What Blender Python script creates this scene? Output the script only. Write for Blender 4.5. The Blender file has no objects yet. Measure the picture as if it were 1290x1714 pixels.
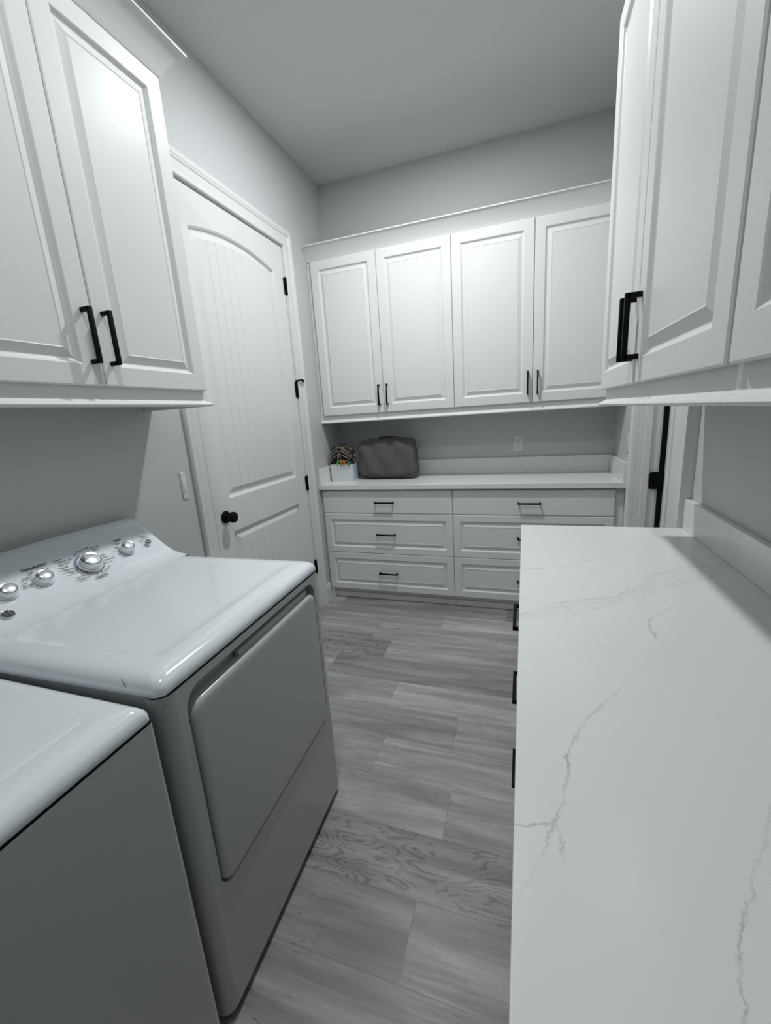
import bpy, bmesh, math, random
from mathutils import Vector, Matrix
random.seed(7)
sc = bpy.context.scene
COL = sc.collection

# ------------------------------------------------------------------ camera
H, F, YAW, PITCH, ROLL = 1.396, 691.3, -0.330, -0.231, -0.066
cam_d = bpy.data.cameras.new('camera'); cam = bpy.data.objects.new('camera', cam_d); COL.objects.link(cam)
fwd = Vector((math.sin(YAW)*math.cos(PITCH), math.cos(YAW)*math.cos(PITCH), math.sin(PITCH)))
rt = Vector((math.cos(YAW), -math.sin(YAW), 0)); up = rt.cross(fwd)
c_, s_ = math.cos(ROLL), math.sin(ROLL)
r2 = c_*rt + s_*up; u2 = -s_*rt + c_*up
m = Matrix((r2, u2, -fwd)).transposed().to_4x4(); m.translation = Vector((0, 0, H)); cam.matrix_world = m
cam_d.sensor_fit = 'VERTICAL'; cam_d.sensor_height = 36.0; cam_d.lens = 36.0*F/1714
cam_d.clip_start = 0.02; cam_d.clip_end = 50
sc.camera = cam

# ------------------------------------------------------------------ world, lights, exposure
w = bpy.data.worlds.new('world'); sc.world = w; w.use_nodes = True
w.node_tree.nodes['Background'].inputs[0].default_value = (0.75, 0.8, 0.8, 1)
w.node_tree.nodes['Background'].inputs[1].default_value = 0.05
sc.view_settings.view_transform = 'Standard'; sc.view_settings.look = 'None'
sc.view_settings.exposure = -1.2; sc.view_settings.gamma = 1.0; sc.view_settings.use_curve_mapping = False
ZC = 3.06
LIGHTS = [(-0.5, 2.035, 62.0), (-0.45, 0.60, 22.0)]
for (lx, ly, e) in LIGHTS:
    L = bpy.data.lights.new('downlight', 'AREA'); L.shape = 'DISK'; L.size = 0.095; L.energy = e; L.spread = math.radians(180)
    L.color = (0.965, 1.0, 0.995)
    lo = bpy.data.objects.new('downlight', L); lo.location = (lx, ly, ZC-0.013); COL.objects.link(lo)

# ------------------------------------------------------------------ dimensions
XL, XR, YB, YF = -1.456, 0.585, 3.207, -1.25

# ------------------------------------------------------------------ materials
def mat(name, col, rough=0.5, metal=0.0, noise=0.0, nscale=60, bump=0.0, bscale=200, spec=0.5, coat=0.0):
    m = bpy.data.materials.new(name); m.use_nodes = True
    nt = m.node_tree; b = nt.nodes['Principled BSDF']
    b.inputs['Base Color'].default_value = (*col, 1); b.inputs['Roughness'].default_value = rough
    b.inputs['Metallic'].default_value = metal; b.inputs['Specular IOR Level'].default_value = spec
    b.inputs['Coat Weight'].default_value = coat; b.inputs['Coat Roughness'].default_value = 0.08
    tc = nt.nodes.new('ShaderNodeTexCoord')
    n = nt.nodes.new('ShaderNodeTexNoise'); n.inputs['Scale'].default_value = nscale; n.inputs['Detail'].default_value = 4
    nt.links.new(tc.outputs['Object'], n.inputs['Vector'])
    mx = nt.nodes.new('ShaderNodeMix'); mx.data_type = 'RGBA'
    mx.inputs[6].default_value = (*[c*(1-noise) for c in col], 1); mx.inputs[7].default_value = (*[min(1, c*(1+noise)) for c in col], 1)
    nt.links.new(n.outputs['Fac'], mx.inputs[0]); nt.links.new(mx.outputs[2], b.inputs['Base Color'])
    if bump:
        n2 = nt.nodes.new('ShaderNodeTexNoise'); n2.inputs['Scale'].default_value = bscale; n2.inputs['Detail'].default_value = 3
        nt.links.new(tc.outputs['Object'], n2.inputs['Vector'])
        bp = nt.nodes.new('ShaderNodeBump'); bp.inputs['Strength'].default_value = bump; bp.inputs['Distance'].default_value = 0.002
        nt.links.new(n2.outputs['Fac'], bp.inputs['Height']); nt.links.new(bp.outputs['Normal'], b.inputs['Normal'])
    return m

M_wall = mat('wall_paint', (0.52, 0.53, 0.54), 0.6, noise=0.02, bump=0.25, bscale=350)
M_ceil = mat('ceiling_paint', (0.64, 0.65, 0.645), 0.85, noise=0.02, bump=0.2, bscale=300)
M_trim = mat('trim_paint', (0.66, 0.675, 0.665), 0.35, noise=0.01)
M_cab = mat('cabinet_lacquer', (0.71, 0.72, 0.715), 0.36, noise=0.01, bump=0.03, bscale=500, spec=0.13)
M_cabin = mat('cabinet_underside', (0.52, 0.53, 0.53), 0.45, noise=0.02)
M_enamel = mat('white_enamel', (0.76, 0.80, 0.84), 0.14, noise=0.006, coat=0.5)
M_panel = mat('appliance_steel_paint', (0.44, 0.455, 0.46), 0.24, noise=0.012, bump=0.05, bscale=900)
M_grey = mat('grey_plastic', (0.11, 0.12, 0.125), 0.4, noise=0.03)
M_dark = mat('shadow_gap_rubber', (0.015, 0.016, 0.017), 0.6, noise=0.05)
M_black = mat('matte_black_metal', (0.003, 0.003, 0.0035), 0.6, metal=0.0, noise=0.05, spec=0.12)
M_chrome = mat('chrome', (0.78, 0.80, 0.82), 0.12, metal=1.0, noise=0.01)
M_satin = mat('satin_metal', (0.80, 0.82, 0.84), 0.25, metal=0.6, noise=0.01)
M_plastic = mat('white_plastic', (0.66, 0.67, 0.665), 0.35, noise=0.01)
M_ink = mat('label_ink', (0.03, 0.033, 0.04), 0.5, noise=0.02)
M_blue = mat('blue_ink', (0.05, 0.13, 0.30), 0.5, noise=0.02)
M_bag = mat('bag_canvas', (0.100, 0.097, 0.094), 0.85, noise=0.35, nscale=14, bump=0.6, bscale=900)
M_bagd = mat('bag_webbing', (0.014, 0.013, 0.013), 0.8, noise=0.2)
M_box = mat('box_card', (0.62, 0.65, 0.70), 0.5, noise=0.01)
M_tan = mat('tan_webbing', (0.20, 0.17, 0.135), 0.85, noise=0.2, nscale=50)
M_cord = mat('orange_cord', (0.62, 0.17, 0.06), 0.6, noise=0.15)
M_green = mat('green_string', (0.16, 0.36, 0.05), 0.6, noise=0.2)
M_teal = mat('teal_string', (0.04, 0.25, 0.2), 0.6, noise=0.2)
M_pink = mat('pale_stick', (0.62, 0.42, 0.34), 0.6, noise=0.1)
def camo():
    m = mat('camouflage_cloth', (0.05, 0.045, 0.04), 0.9); nt = m.node_tree; b = nt.nodes['Principled BSDF']
    tc = nt.nodes.new('ShaderNodeTexCoord'); n = nt.nodes.new('ShaderNodeTexNoise'); n.inputs['Scale'].default_value = 28
    nt.links.new(tc.outputs['Object'], n.inputs['Vector']); r = nt.nodes.new('ShaderNodeValToRGB'); r.color_ramp.interpolation = 'CONSTANT'
    e = r.color_ramp.elements; e[0].color = (0.008, 0.008, 0.008, 1); e[1].position = 0.47; e[1].color = (0.045, 0.037, 0.028, 1)
    x = e.new(0.56); x.color = (0.15, 0.12, 0.095, 1)
    nt.links.new(n.outputs['Fac'], r.inputs['Fac']); nt.links.new(r.outputs['Color'], b.inputs['Base Color']); return m
M_camo = camo()
def emis(name, col, s):
    m = bpy.data.materials.new(name); m.use_nodes = True; b = m.node_tree.nodes['Principled BSDF']
    b.inputs['Base Color'].default_value = (0.8, 0.8, 0.8, 1); b.inputs['Emission Color'].default_value = (*col, 1); b.inputs['Emission Strength'].default_value = s
    return m
M_lens = emis('light_lens', (0.95, 1, 0.98), 6.0)

class NB:
    """small node builder"""
    def __init__(s, nt): s.nt = nt
    def put(s, v, sock):
        if isinstance(v, (int, float)): sock.default_value = v
        elif isinstance(v, tuple): sock.default_value = v
        else: s.nt.links.new(v, sock)
    def m(s, op, a, b=0.0, c=0.0, clamp=False):
        n = s.nt.nodes.new('ShaderNodeMath'); n.operation = op; n.use_clamp = clamp
        s.put(a, n.inputs[0]); s.put(b, n.inputs[1]); s.put(c, n.inputs[2]); return n.outputs[0]
    def ss(s, v, a, b, lo=0.0, hi=1.0):
        n = s.nt.nodes.new('ShaderNodeMapRange'); n.interpolation_type = 'SMOOTHSTEP'
        s.put(v, n.inputs[0]); n.inputs[1].default_value = a; n.inputs[2].default_value = b
        n.inputs[3].default_value = lo; n.inputs[4].default_value = hi; return n.outputs[0]
    def noise(s, vec, scale, detail=3, rough=0.5, dist=0.0):
        n = s.nt.nodes.new('ShaderNodeTexNoise'); n.inputs['Scale'].default_value = scale; n.inputs['Detail'].default_value = detail
        n.inputs['Roughness'].default_value = rough; n.inputs['Distortion'].default_value = dist
        s.nt.links.new(vec, n.inputs['Vector']); return n.outputs['Fac']
    def curve(s, u, pts):
        """piecewise-smooth function of u through pts [(u, v)]"""
        u0, u1 = pts[0][0], pts[-1][0]; vs = [p[1] for p in pts]; v0, v1 = min(vs), max(vs); dv = (v1-v0) or 1.0
        t = s.m('DIVIDE', s.m('SUBTRACT', u, u0), u1-u0, clamp=True)
        n = s.nt.nodes.new('ShaderNodeFloatCurve'); c = n.mapping.curves[0]
        q = [((p[0]-u0)/(u1-u0), (p[1]-v0)/dv) for p in pts]
        c.points[0].location = q[0]; c.points[1].location = q[-1]
        for a in q[1:-1]: c.points.new(*a)
        for p in c.points: p.handle_type = 'VECTOR'
        n.mapping.update(); s.nt.links.new(t, n.inputs['Value'])
        return s.m('ADD', s.m('MULTIPLY', n.outputs[0], dv), v0)

# quartz: white stone with thin grey veins (stone pattern, in slab coordinates)
def quartz():
    m = bpy.data.materials.new('veined_quartz'); m.use_nodes = True; nt = m.node_tree; b = nt.nodes['Principled BSDF']
    k = NB(nt); tc = nt.nodes.new('ShaderNodeTexCoord'); o = tc.outputs['Object']
    sp = nt.nodes.new('ShaderNodeSeparateXYZ'); nt.links.new(o, sp.inputs[0]); X, Y, Z = sp.outputs
    j1 = k.m('MULTIPLY', k.m('SUBTRACT', k.noise(o, 45, 6, 0.7), 0.5), 0.022)
    j2 = k.m('MULTIPLY', k.m('SUBTRACT', k.noise(o, 190, 4, 0.7), 0.5), 0.008)
    J = k.m('ADD', j1, j2)
    mod = k.ss(k.noise(o, 30, 4, 0.6), 0.40, 0.60, 0.35, 1.0)
    fine = k.ss(k.noise(o, 300, 3, 0.6), 0.35, 0.6, 0.5, 1.0)
    def vein(u, v, pts, wid, stren):
        d = k.m('ABSOLUTE', k.m('ADD', k.m('SUBTRACT', v, k.curve(u, pts)), J))
        a = k.ss(d, wid*0.25, wid, 1.0, 0.0)
        us = [p[0] for p in pts]; e = 0.012
        g = k.m('MULTIPLY', k.ss(u, us[0]-e, us[0]+e), k.ss(u, us[-1]-e, us[-1]+e, 1.0, 0.0))
        s_ = k.curve(u, stren) if isinstance(stren, list) else stren
        return k.m('MULTIPLY', k.m('MULTIPLY', a, g), s_)
    V = []
    V.append(vein(X, Y, [(-.03, 1.235), (-.002, 1.243), (.106, 1.271), (.155, 1.325), (.217, 1.353), (.314, 1.47), (.417, 1.597), (.58, 1.70)], .0032, .75))
    up_ = [(-.03, .93), (.007, .951), (.076, 1.02), (.151, 1.058), (.22, 1.083), (.288, 1.159), (.355, 1.257), (.43, 1.308), (.58, 1.40)]
    lo_ = [(-.03, .91), (.016, .932), (.094, .947), (.182, 1.017), (.30, 1.109), (.419, 1.208), (.444, 1.226), (.58, 1.33)]
    V.append(vein(X, Y, up_, .004, .7)); V.append(vein(X, Y, lo_, .003, .35))
    V.append(vein(Y, X, [(.30, -.012), (.354, .01), (.394, .03), (.425, .039), (.45, .05), (.468, .053), (.503, .062), (.536, .062), (.582, .084), (.623, .103), (.691, .154),
                         (.725, .176), (.80, .225), (.863, .266), (.952, .262), (.983, .278), (1.072, .356), (1.164, .396), (1.226, .444)], .0030,
                  [(.30, .1), (.38, .28), (.42, .85), (.53, 1.0), (.57, .6), (.66, .75), (.70, .3), (.74, .12), (.85, .3), (.90, .9), (.96, .9), (1.0, .45), (1.226, .4)]))
    V.append(vein(X, Y, [(-.02, .411), (.01, .414), (.038, .424)], .0028, .85))
    V.append(vein(Y, X, [(.385, .048), (.413, .044), (.426, .038)], .003, .6))
    V.append(vein(Y, X, [(.10, .13), (.20, .155), (.292, .169), (.316, .178), (.333, .182), (.354, .194), (.375, .203), (.396, .219), (.432, .237), (.456, .256), (.60, .33), (.75, .50)], .0026,
                  [(.1, .6), (.30, .8), (.40, .8), (.45, .5), (.60, .15), (.75, .1)]))
    # mottled band between two veins
    cu, cl = k.curve(X, up_), k.curve(X, lo_)
    inb = k.m('MULTIPLY', k.ss(k.m('SUBTRACT', Y, cl), -.01, .012), k.ss(k.m('SUBTRACT', cu, Y), -.01, .01))
    mott = k.m('MULTIPLY', inb, k.ss(k.m('ABSOLUTE', k.m('SUBTRACT', k.noise(o, 55, 6, .72, 1.0), .5)), 0.0, .05, .55, 0.0))
    V.append(mott)
    # free veins for the rest of the stone (back splash, back counter)
    mp = nt.nodes.new('ShaderNodeMapping'); mp.inputs['Rotation'].default_value = (0.3, 0.5, 0.7); nt.links.new(o, mp.inputs[0])
    fr = k.m('ABSOLUTE', k.m('SUBTRACT', k.noise(mp.outputs[0], 2.6, 5, .55, .4), .5))
    far = k.ss(Y, 2.5, 2.6)
    fv = k.m('MULTIPLY', k.m('MULTIPLY', k.ss(fr, 0.0, .006, .7, 0.0), far), mod)
    V.append(fv)
    t = V[0]
    for q in V[1:]: t = k.m('MAXIMUM', t, q)
    t = k.m('MULTIPLY', k.m('MULTIPLY', t, mod), fine)
    cloud = k.noise(o, 5, 3)
    base = nt.nodes.new('ShaderNodeMix'); base.data_type = 'RGBA'; nt.links.new(cloud, base.inputs[0])
    base.inputs[6].default_value = (.735, .745, .735, 1); base.inputs[7].default_value = (.765, .775, .765, 1)
    mx = nt.nodes.new('ShaderNodeMix'); mx.data_type = 'RGBA'; nt.links.new(t, mx.inputs[0]); nt.links.new(base.outputs[2], mx.inputs[6])
    mx.inputs[7].default_value = (.44, .445, .44, 1); nt.links.new(mx.outputs[2], b.inputs['Base Color'])
    b.inputs['Roughness'].default_value = .22
    return m
M_quartz = quartz()

# floor planks: every plank is a face with its own random value and metre uv
def floor_mat():
    m = bpy.data.materials.new('vinyl_plank'); m.use_nodes = True; nt = m.node_tree; b = nt.nodes['Principled BSDF']
    k = NB(nt); uv = nt.nodes.new('ShaderNodeUVMap'); uv.uv_map = 'plank'
    at = nt.nodes.new('ShaderNodeAttribute'); at.attribute_name = 'rnd'; at.attribute_type = 'GEOMETRY'
    sx = nt.nodes.new('ShaderNodeSeparateColor'); nt.links.new(at.outputs['Color'], sx.inputs[0])
    r1, r2_, r3 = sx.outputs
    su = nt.nodes.new('ShaderNodeSeparateXYZ'); nt.links.new(uv.outputs[0], su.inputs[0]); U, Vv = su.outputs[0], su.outputs[1]
    def vec(a, b_, c):
        n = nt.nodes.new('ShaderNodeCombineXYZ'); k.put(a, n.inputs[0]); k.put(b_, n.inputs[1]); k.put(c, n.inputs[2]); return n.outputs[0]
    zo = k.m('MULTIPLY', r1, 37.0)
    g1 = k.noise(vec(k.m('MULTIPLY', U, 1.6), k.m('MULTIPLY', Vv, 16.0), zo), 1.0, 6, .62, .35)
    g2 = k.noise(vec(k.m('MULTIPLY', U, 5.0), k.m('MULTIPLY', Vv, 90.0), zo), 1.0, 4, .6)
    g3 = k.noise(vec(k.m('MULTIPLY', U, 16.0), k.m('MULTIPLY', Vv, 26.0), zo), 1.0, 5, .65, .6)
    # cathedral figure on some planks
    wv = k.m('ADD', k.m('MULTIPLY', k.noise(vec(k.m('MULTIPLY', U, 2.2), k.m('MULTIPLY', Vv, 9.0), zo), 1.0, 2, .5), 62.0), k.m('MULTIPLY', g3, 5.0))
    cath = k.m('MULTIPLY', k.m('POWER', k.m('ABSOLUTE', k.m('SINE', wv)), 6.0), k.m('MULTIPLY', k.ss(r2_, .62, .8), k.ss(g3, .40, .56)))
    val = k.m('ADD', k.m('MULTIPLY', k.ss(g1, .28, .72), .30), k.m('ADD', k.m('MULTIPLY', g2, .24), k.m('MULTIPLY', g3, .12)))
    val = k.m('ADD', val, k.m('MULTIPLY', r3, .36))
    val = k.m('SUBTRACT', val, k.m('MULTIPLY', cath, .24))
    specks = k.ss(k.noise(vec(k.m('MULTIPLY', U, 30.0), k.m('MULTIPLY', Vv, 120.0), zo), 1.0, 2, .5), .70, .76)
    val = k.m('SUBTRACT', val, k.m('MULTIPLY', specks, .25))
    ramp = nt.nodes.new('ShaderNodeValToRGB'); nt.links.new(val, ramp.inputs[0]); e = ramp.color_ramp.elements
    e[0].position = .20; e[0].color = (.13, .128, .12, 1); e[1].position = .90; e[1].color = (.62, .613, .588, 1)
    x = e.new(.55); x.color = (.33, .325, .31, 1)
    ed = nt.nodes.new('ShaderNodeAttribute'); ed.attribute_name = 'dims'; ed.attribute_type = 'GEOMETRY'
    sd = nt.nodes.new('ShaderNodeSeparateColor'); nt.links.new(ed.outputs['Color'], sd.inputs[0])
    du = k.m('MINIMUM', U, k.m('SUBTRACT', k.m('MULTIPLY', sd.outputs[0], 2.0), U))
    dv = k.m('MINIMUM', Vv, k.m('SUBTRACT', k.m('MULTIPLY', sd.outputs[1], 2.0), Vv))
    edge = k.ss(k.m('MINIMUM', du, dv), .0004, .0022, .35, 0.0)
    mx = nt.nodes.new('ShaderNodeMix'); mx.data_type = 'RGBA'; nt.links.new(edge, mx.inputs[0]); nt.links.new(ramp.outputs[0], mx.inputs[6])
    mx.inputs[7].default_value = (.05, .05, .047, 1); nt.links.new(mx.outputs[2], b.inputs['Base Color'])
    k.put(k.ss(g2, .2, .8, .34, .5), b.inputs['Roughness'])
    bp = nt.nodes.new('ShaderNodeBump'); bp.inputs['Strength'].default_value = .25; bp.inputs['Distance'].default_value = .001
    nt.links.new(k.m('SUBTRACT', g2, edge), bp.inputs['Height']); nt.links.new(bp.outputs[0], b.inputs['Normal'])
    return m
M_floor = floor_mat()

# ------------------------------------------------------------------ helpers
WORLD = {}
def finish(name, bm, material, parent=None, smooth=None, label=None, recalc=True):
    """link bm (verts in world coordinates) as ONE mesh object under parent"""
    if recalc: bmesh.ops.recalc_face_normals(bm, faces=bm.faces[:])
    me = bpy.data.meshes.new(name); bm.to_mesh(me); bm.free()
    if smooth:
        for p in me.polygons: p.use_smooth = True
        me.set_sharp_from_angle(angle=math.radians(smooth))
    me.materials.append(material)
    o = bpy.data.objects.new(name, me); COL.objects.link(o)
    if parent is not None:
        o.parent = parent; o.location = -WORLD.get(parent.name, Vector((0, 0, 0)))
        WORLD[o.name] = Vector((0, 0, 0))
    if label: o['label'] = label
    return o
def thing(name, label, cat, loc, group=None):
    o = bpy.data.objects.new(name, None); COL.objects.link(o); o.location = loc; o.empty_display_size = .05
    WORLD[o.name] = Vector(loc); o['label'] = label; o['category'] = cat
    if group: o['group'] = group
    return o
def tag(o, label, cat, group=None):
    o['label'] = label; o['category'] = cat
    if group: o['group'] = group
    return o
def struct(o): o['kind'] = 'structure'; return o

def box(bm, x0, x1, y0, y1, z0, z1, bev=0.0, seg=2):
    vs = [bm.verts.new((x, y, z)) for x in (x0, x1) for y in (y0, y1) for z in (z0, z1)]
    F_ = [(0, 1, 3, 2), (4, 6, 7, 5), (0, 4, 5, 1), (2, 3, 7, 6), (0, 2, 6, 4), (1, 5, 7, 3)]
    fs = [bm.faces.new([vs[i] for i in f]) for f in F_]
    if bev > 0:
        es = list({e for f in fs for e in f.edges})
        bmesh.ops.bevel(bm, geom=es, offset=bev, segments=seg, profile=.5, affect='EDGES')
    return vs
def new(): return bmesh.new()
def B(*a, **k): bm = new(); box(bm, *a, **k); return bm

class Fr:
    """local frame: u, v in the face plane, w outwards"""
    def __init__(s, o, u, v, w): s.o, s.u, s.v, s.w = Vector(o), Vector(u), Vector(v), Vector(w)
    def __call__(s, a, b, c=0.0): return s.o + s.u*a + s.v*b + s.w*c
def fbox(bm, fr, a0, a1, b0, b1, c0, c1, bev=0.0, seg=2):
    vs = box(bm, 0, 1, 0, 1, 0, 1) if False else None
    tmp = new(); box(tmp, a0, a1, b0, b1, c0, c1, bev, seg)
    for v in tmp.verts: v.co = fr(*v.co)
    me = bpy.data.meshes.new('tmp'); tmp.to_mesh(me); tmp.free(); bm.from_mesh(me); bpy.data.meshes.remove(me)

def ring(bm, fr, pts, w): return [bm.verts.new(fr(p[0], p[1], w)) for p in pts]
def bridge(bm, r1, r2):
    n = len(r1)
    for i in range(n): bm.faces.new((r1[i], r1[(i+1) % n], r2[(i+1) % n], r2[i]))
def rect(a0, a1, b0, b1, d=0): return [(a0+d, b0+d), (a1-d, b0+d), (a1-d, b1-d), (a0+d, b1-d)]
def rrect(a0, a1, b0, b1, r, n=6, d=0):
    a0 += d; a1 -= d; b0 += d; b1 -= d; r = max(r-d, .0005); out = []
    for (cx, cy, t0) in ((a1-r, b1-r, 0), (a0+r, b1-r, 90), (a0+r, b0+r, 180), (a1-r, b0+r, 270)):
        for i in range(n+1):
            t = math.radians(t0+90*i/n); out.append((cx+r*math.cos(t), cy+r*math.sin(t)))
    return out

# raised-panel door / drawer slab. frame coordinates 0..W, 0..Hh, w=0 back, w=T front
def raised(fr, W, Hh, T=.02, fw=.056):
    bm = new()
    prof = [(0, 0), (0, T-.003), (.003, T), (fw, T), (fw+.003, T-.002), (fw+.008, T-.009), (fw+.013, T-.0115),
            (fw+.015, T-.0115), (fw+.038, T-.002), (fw+.041, T-.0035)]
    rs = [ring(bm, fr, rect(0, W, 0, Hh, d), h) for d, h in prof]
    bm.faces.new(rs[0][::-1])
    for a, b in zip(rs, rs[1:]): bridge(bm, a, b)
    bm.faces.new(rs[-1]); return bm
def slab(fr, W, Hh, T=.02):
    bm = new(); prof = [(0, 0), (0, T-.005), (.002, T-.002), (.006, T)]
    rs = [ring(bm, fr, rect(0, W, 0, Hh, d), h) for d, h in prof]
    bm.faces.new(rs[0][::-1])
    for a, b in zip(rs, rs[1:]): bridge(bm, a, b)
    bm.faces.new(rs[-1]); return bm
# square bar pull: centre (a, b), along 'u' or 'v', base on w0
def pull(fr, a, b, along, L=.142, w0=.02, pr=.033, t=.010, name='handle', parent=None):
    bm = new()
    def bx(p0, p1, q0, q1, c0, c1):
        if along == 'u': fbox(bm, fr, a+p0, a+p1, b+q0, b+q1, c0, c1, .0012, 2)
        else: fbox(bm, fr, a+q0, a+q1, b+p0, b+p1, c0, c1, .0012, 2)
    h = L/2
    bx(-h, h, -t/2, t/2, w0+pr-t, w0+pr)
    bx(-h, -h+t, -t/2, t/2, w0-.001, w0+pr-.004); bx(h-t, h, -t/2, t/2, w0-.001, w0+pr-.004)
    return finish(name, bm, M_black, parent, smooth=40)
def tube(bm, pts, r, n=8, close=False):
    pts = [Vector(p) for p in pts]; rings = []
    for i, p in enumerate(pts):
        a = pts[max(i-1, 0)]; b = pts[min(i+1, len(pts)-1)]; t = (b-a).normalized()
        x = t.cross(Vector((0, 0, 1)));  x = x.normalized() if x.length > 1e-4 else Vector((1, 0, 0)); y = t.cross(x).normalized()
        rr = r(i/(len(pts)-1)) if callable(r) else r
        rings.append([bm.verts.new(p + x*rr*math.cos(2*math.pi*j/n) + y*rr*math.sin(2*math.pi*j/n)) for j in range(n)])
    for a, b in zip(rings, rings[1:]): bridge(bm, a, b)
    bm.faces.new(rings[0][::-1]); bm.faces.new(rings[-1])
def lathe(bm, fr, prof, n=32, cap=True):
    """prof [(radius, w)] around the frame's w axis"""
    rs = [[bm.verts.new(fr(r*math.cos(2*math.pi*j/n), r*math.sin(2*math.pi*j/n), h)) for j in range(n)] for r, h in prof]
    for a, b in zip(rs, rs[1:]): bridge(bm, a, b)
    if cap: bm.faces.new(rs[0][::-1]); bm.faces.new(rs[-1])
def plate_hole(bm, fr, outer, holes, w):
    """flat face with holes; returns the vertex loops of the holes"""
    def loop(pts):
        vs = [bm.verts.new(fr(p[0], p[1], w)) for p in pts]
        es = [bm.edges.new((vs[i], vs[(i+1) % len(vs)])) for i in range(len(vs))]; return vs, es
    ov, es = loop(outer); hv = []
    for h in holes: v, e = loop(h); hv.append(v); es += e
    bmesh.ops.triangle_fill(bm, use_beauty=True, use_dissolve=False, edges=es)
    return ov, hv
def text(name, s, fr, size, parent, material=M_ink, center=False, bold=0.0):
    cu = bpy.data.curves.new('t', 'FONT'); cu.body = s; cu.size = size; cu.extrude = .0002; cu.offset = bold
    cu.align_x = 'CENTER' if center else 'LEFT'; cu.resolution_u = 3
    ob = bpy.data.objects.new('t', cu); COL.objects.link(ob)
    dg = bpy.context.evaluated_depsgraph_get(); me = bpy.data.meshes.new_from_object(ob.evaluated_get(dg))
    bpy.data.objects.remove(ob); bm = new(); bm.from_mesh(me); bpy.data.meshes.remove(me)
    for v in bm.verts: v.co = fr(v.co.x, v.co.y, v.co.z)
    return finish(name, bm, material, parent)

# ------------------------------------------------------------------ setting: floor
def build_floor():
    PW = .1937; y0 = .684-8*PW+PW*0; rows = []
    joints = {8: -.284, 9: -.95, 10: -.243, 11: -.571, 12: -.272, 13: -.622, 14: -1.05, 15: -.78, 16: .30, 17: -.51, 18: -.1, 7: .12}
    L = 1.22; bm = new(); uvl = bm.loops.layers.uv.new('plank')
    cl = bm.loops.layers.float_color.new('rnd'); dl = bm.loops.layers.float_color.new('dims')
    tone = {(8, 0): .2, (8, 1): .35, (9, 0): .12, (10, 0): .5, (10, 1): .38, (11, 0): .45, (12, 1): .62, (12, 0): .4, (13, 0): .6, (13, 1): .75, (14, 0): .6, (15, 1): .55, (15, 0): .3, (16, 0): .6, (17, 0): .55, (17, 1): .8}
    for r in range(0, 24):
        ya = y0+r*PW; yb = ya+PW; j = joints.get(r, random.uniform(-.9, .3))
        for q in range(-2, 3):
            xa = j+(q-1)*L; xb = xa+L
            ca, cb, da, db = max(xa, XL-.02), min(xb, XR+.45), max(ya, YF-.02), min(yb, YB+.02)
            if cb <= ca or db <= da: continue
            f = bm.faces.new([bm.verts.new((x, y, 0)) for x, y in ((ca, da), (cb, da), (cb, db), (ca, db))])
            rv = (random.random(), random.random(), tone.get((r, q), random.random()*.8))
            if r == 9: rv = (rv[0], .95, .30)
            elif r == 15 and q == 0: rv = (rv[0], .9, rv[2])
            else: rv = (rv[0], min(rv[1], .6), rv[2])
            for lp in f.loops:
                lp[uvl].uv = (lp.vert.co.x-xa, lp.vert.co.y-ya)
                lp[cl] = (*rv, 1); lp[dl] = (L/2, PW/2, 0, 1)
    bmesh.ops.recalc_face_normals(bm, faces=bm.faces[:])
    struct(finish('floor', bm, M_floor, recalc=False))
    struct(finish('trim_1', B(XL-.1, XR+.5, YF-.1, YB+.1, -.06, -.004), M_dark))
build_floor()

# walls (with openings), ceiling
DY0, DY1, DZ1, CW = 1.632, 2.576, 2.463, .104          # left door opening
EY0, EY1 = 1.955, 2.580                                 # right door opening
bm = new(); box(bm, XL-.12, XL, YF, DY0-.018, 0, ZC); box(bm, XL-.12, XL, DY1+.018, YB, 0, ZC); box(bm, XL-.12, XL, DY0-.018, DY1+.018, DZ1+.018, ZC)
struct(finish('wall_left', bm, M_wall))
bm = new(); box(bm, XR, XR+.12, YF, EY0-.018, 0, ZC); box(bm, XR, XR+.12, EY1+.018, YB, 0, ZC); box(bm, XR, XR+.12, EY0-.018, EY1+.018, DZ1+.018, ZC)
struct(finish('wall_right', bm, M_wall))
struct(finish('wall_back', B(XL-.12, XR+.12, YB, YB+.1, 0, ZC), M_wall))
struct(finish('wall_front', B(XL-.12, XR+.12, YF-.1, YF, 0, ZC), M_wall))
struct(finish('ceiling', B(XL-.12, XR+.12, YF-.1, YB+.1, ZC, ZC+.08), M_ceil))

# casing profile swept round an opening.  prof [(offset outward, thickness)]
CPROF = [(0, 0), (0, .010), (.004, .013), (.012, .013), (.018, .010), (.058, .0125), (.064, .017), (.070, .015), (.078, .0185), (.094, .0185), (.100, .015), (.104, .010), (.104, 0)]
def casing(fr, a0, a1, b1, prof, name, material=M_trim, b0=0.0):
    bm = new(); lines = []
    for d, t in prof:
        lines.append([bm.verts.new(fr(*p)) for p in ((a0-d, b0, t), (a0-d, b1+d, t), (a1+d, b1+d, t), (a1+d, b0, t))])
    for l1, l2 in zip(lines, lines[1:]):
        for i in range(3): bm.faces.new((l1[i], l1[i+1], l2[i+1], l2[i]))
    for i in (0, 3): bm.faces.new([l[i] for l in lines])
    return finish(name, bm, material, smooth=25)
frL = Fr((XL, 0, 0), (0, 1, 0), (0, 0, 1), (1, 0, 0))
frR = Fr((XR, 0, 0), (0, 1, 0), (0, 0, 1), (-1, 0, 0))
struct(casing(frL, DY0-.004, DY1+.004, DZ1+.004, [(d, t*1.15) for d, t in CPROF], 'trim_2'))
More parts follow.
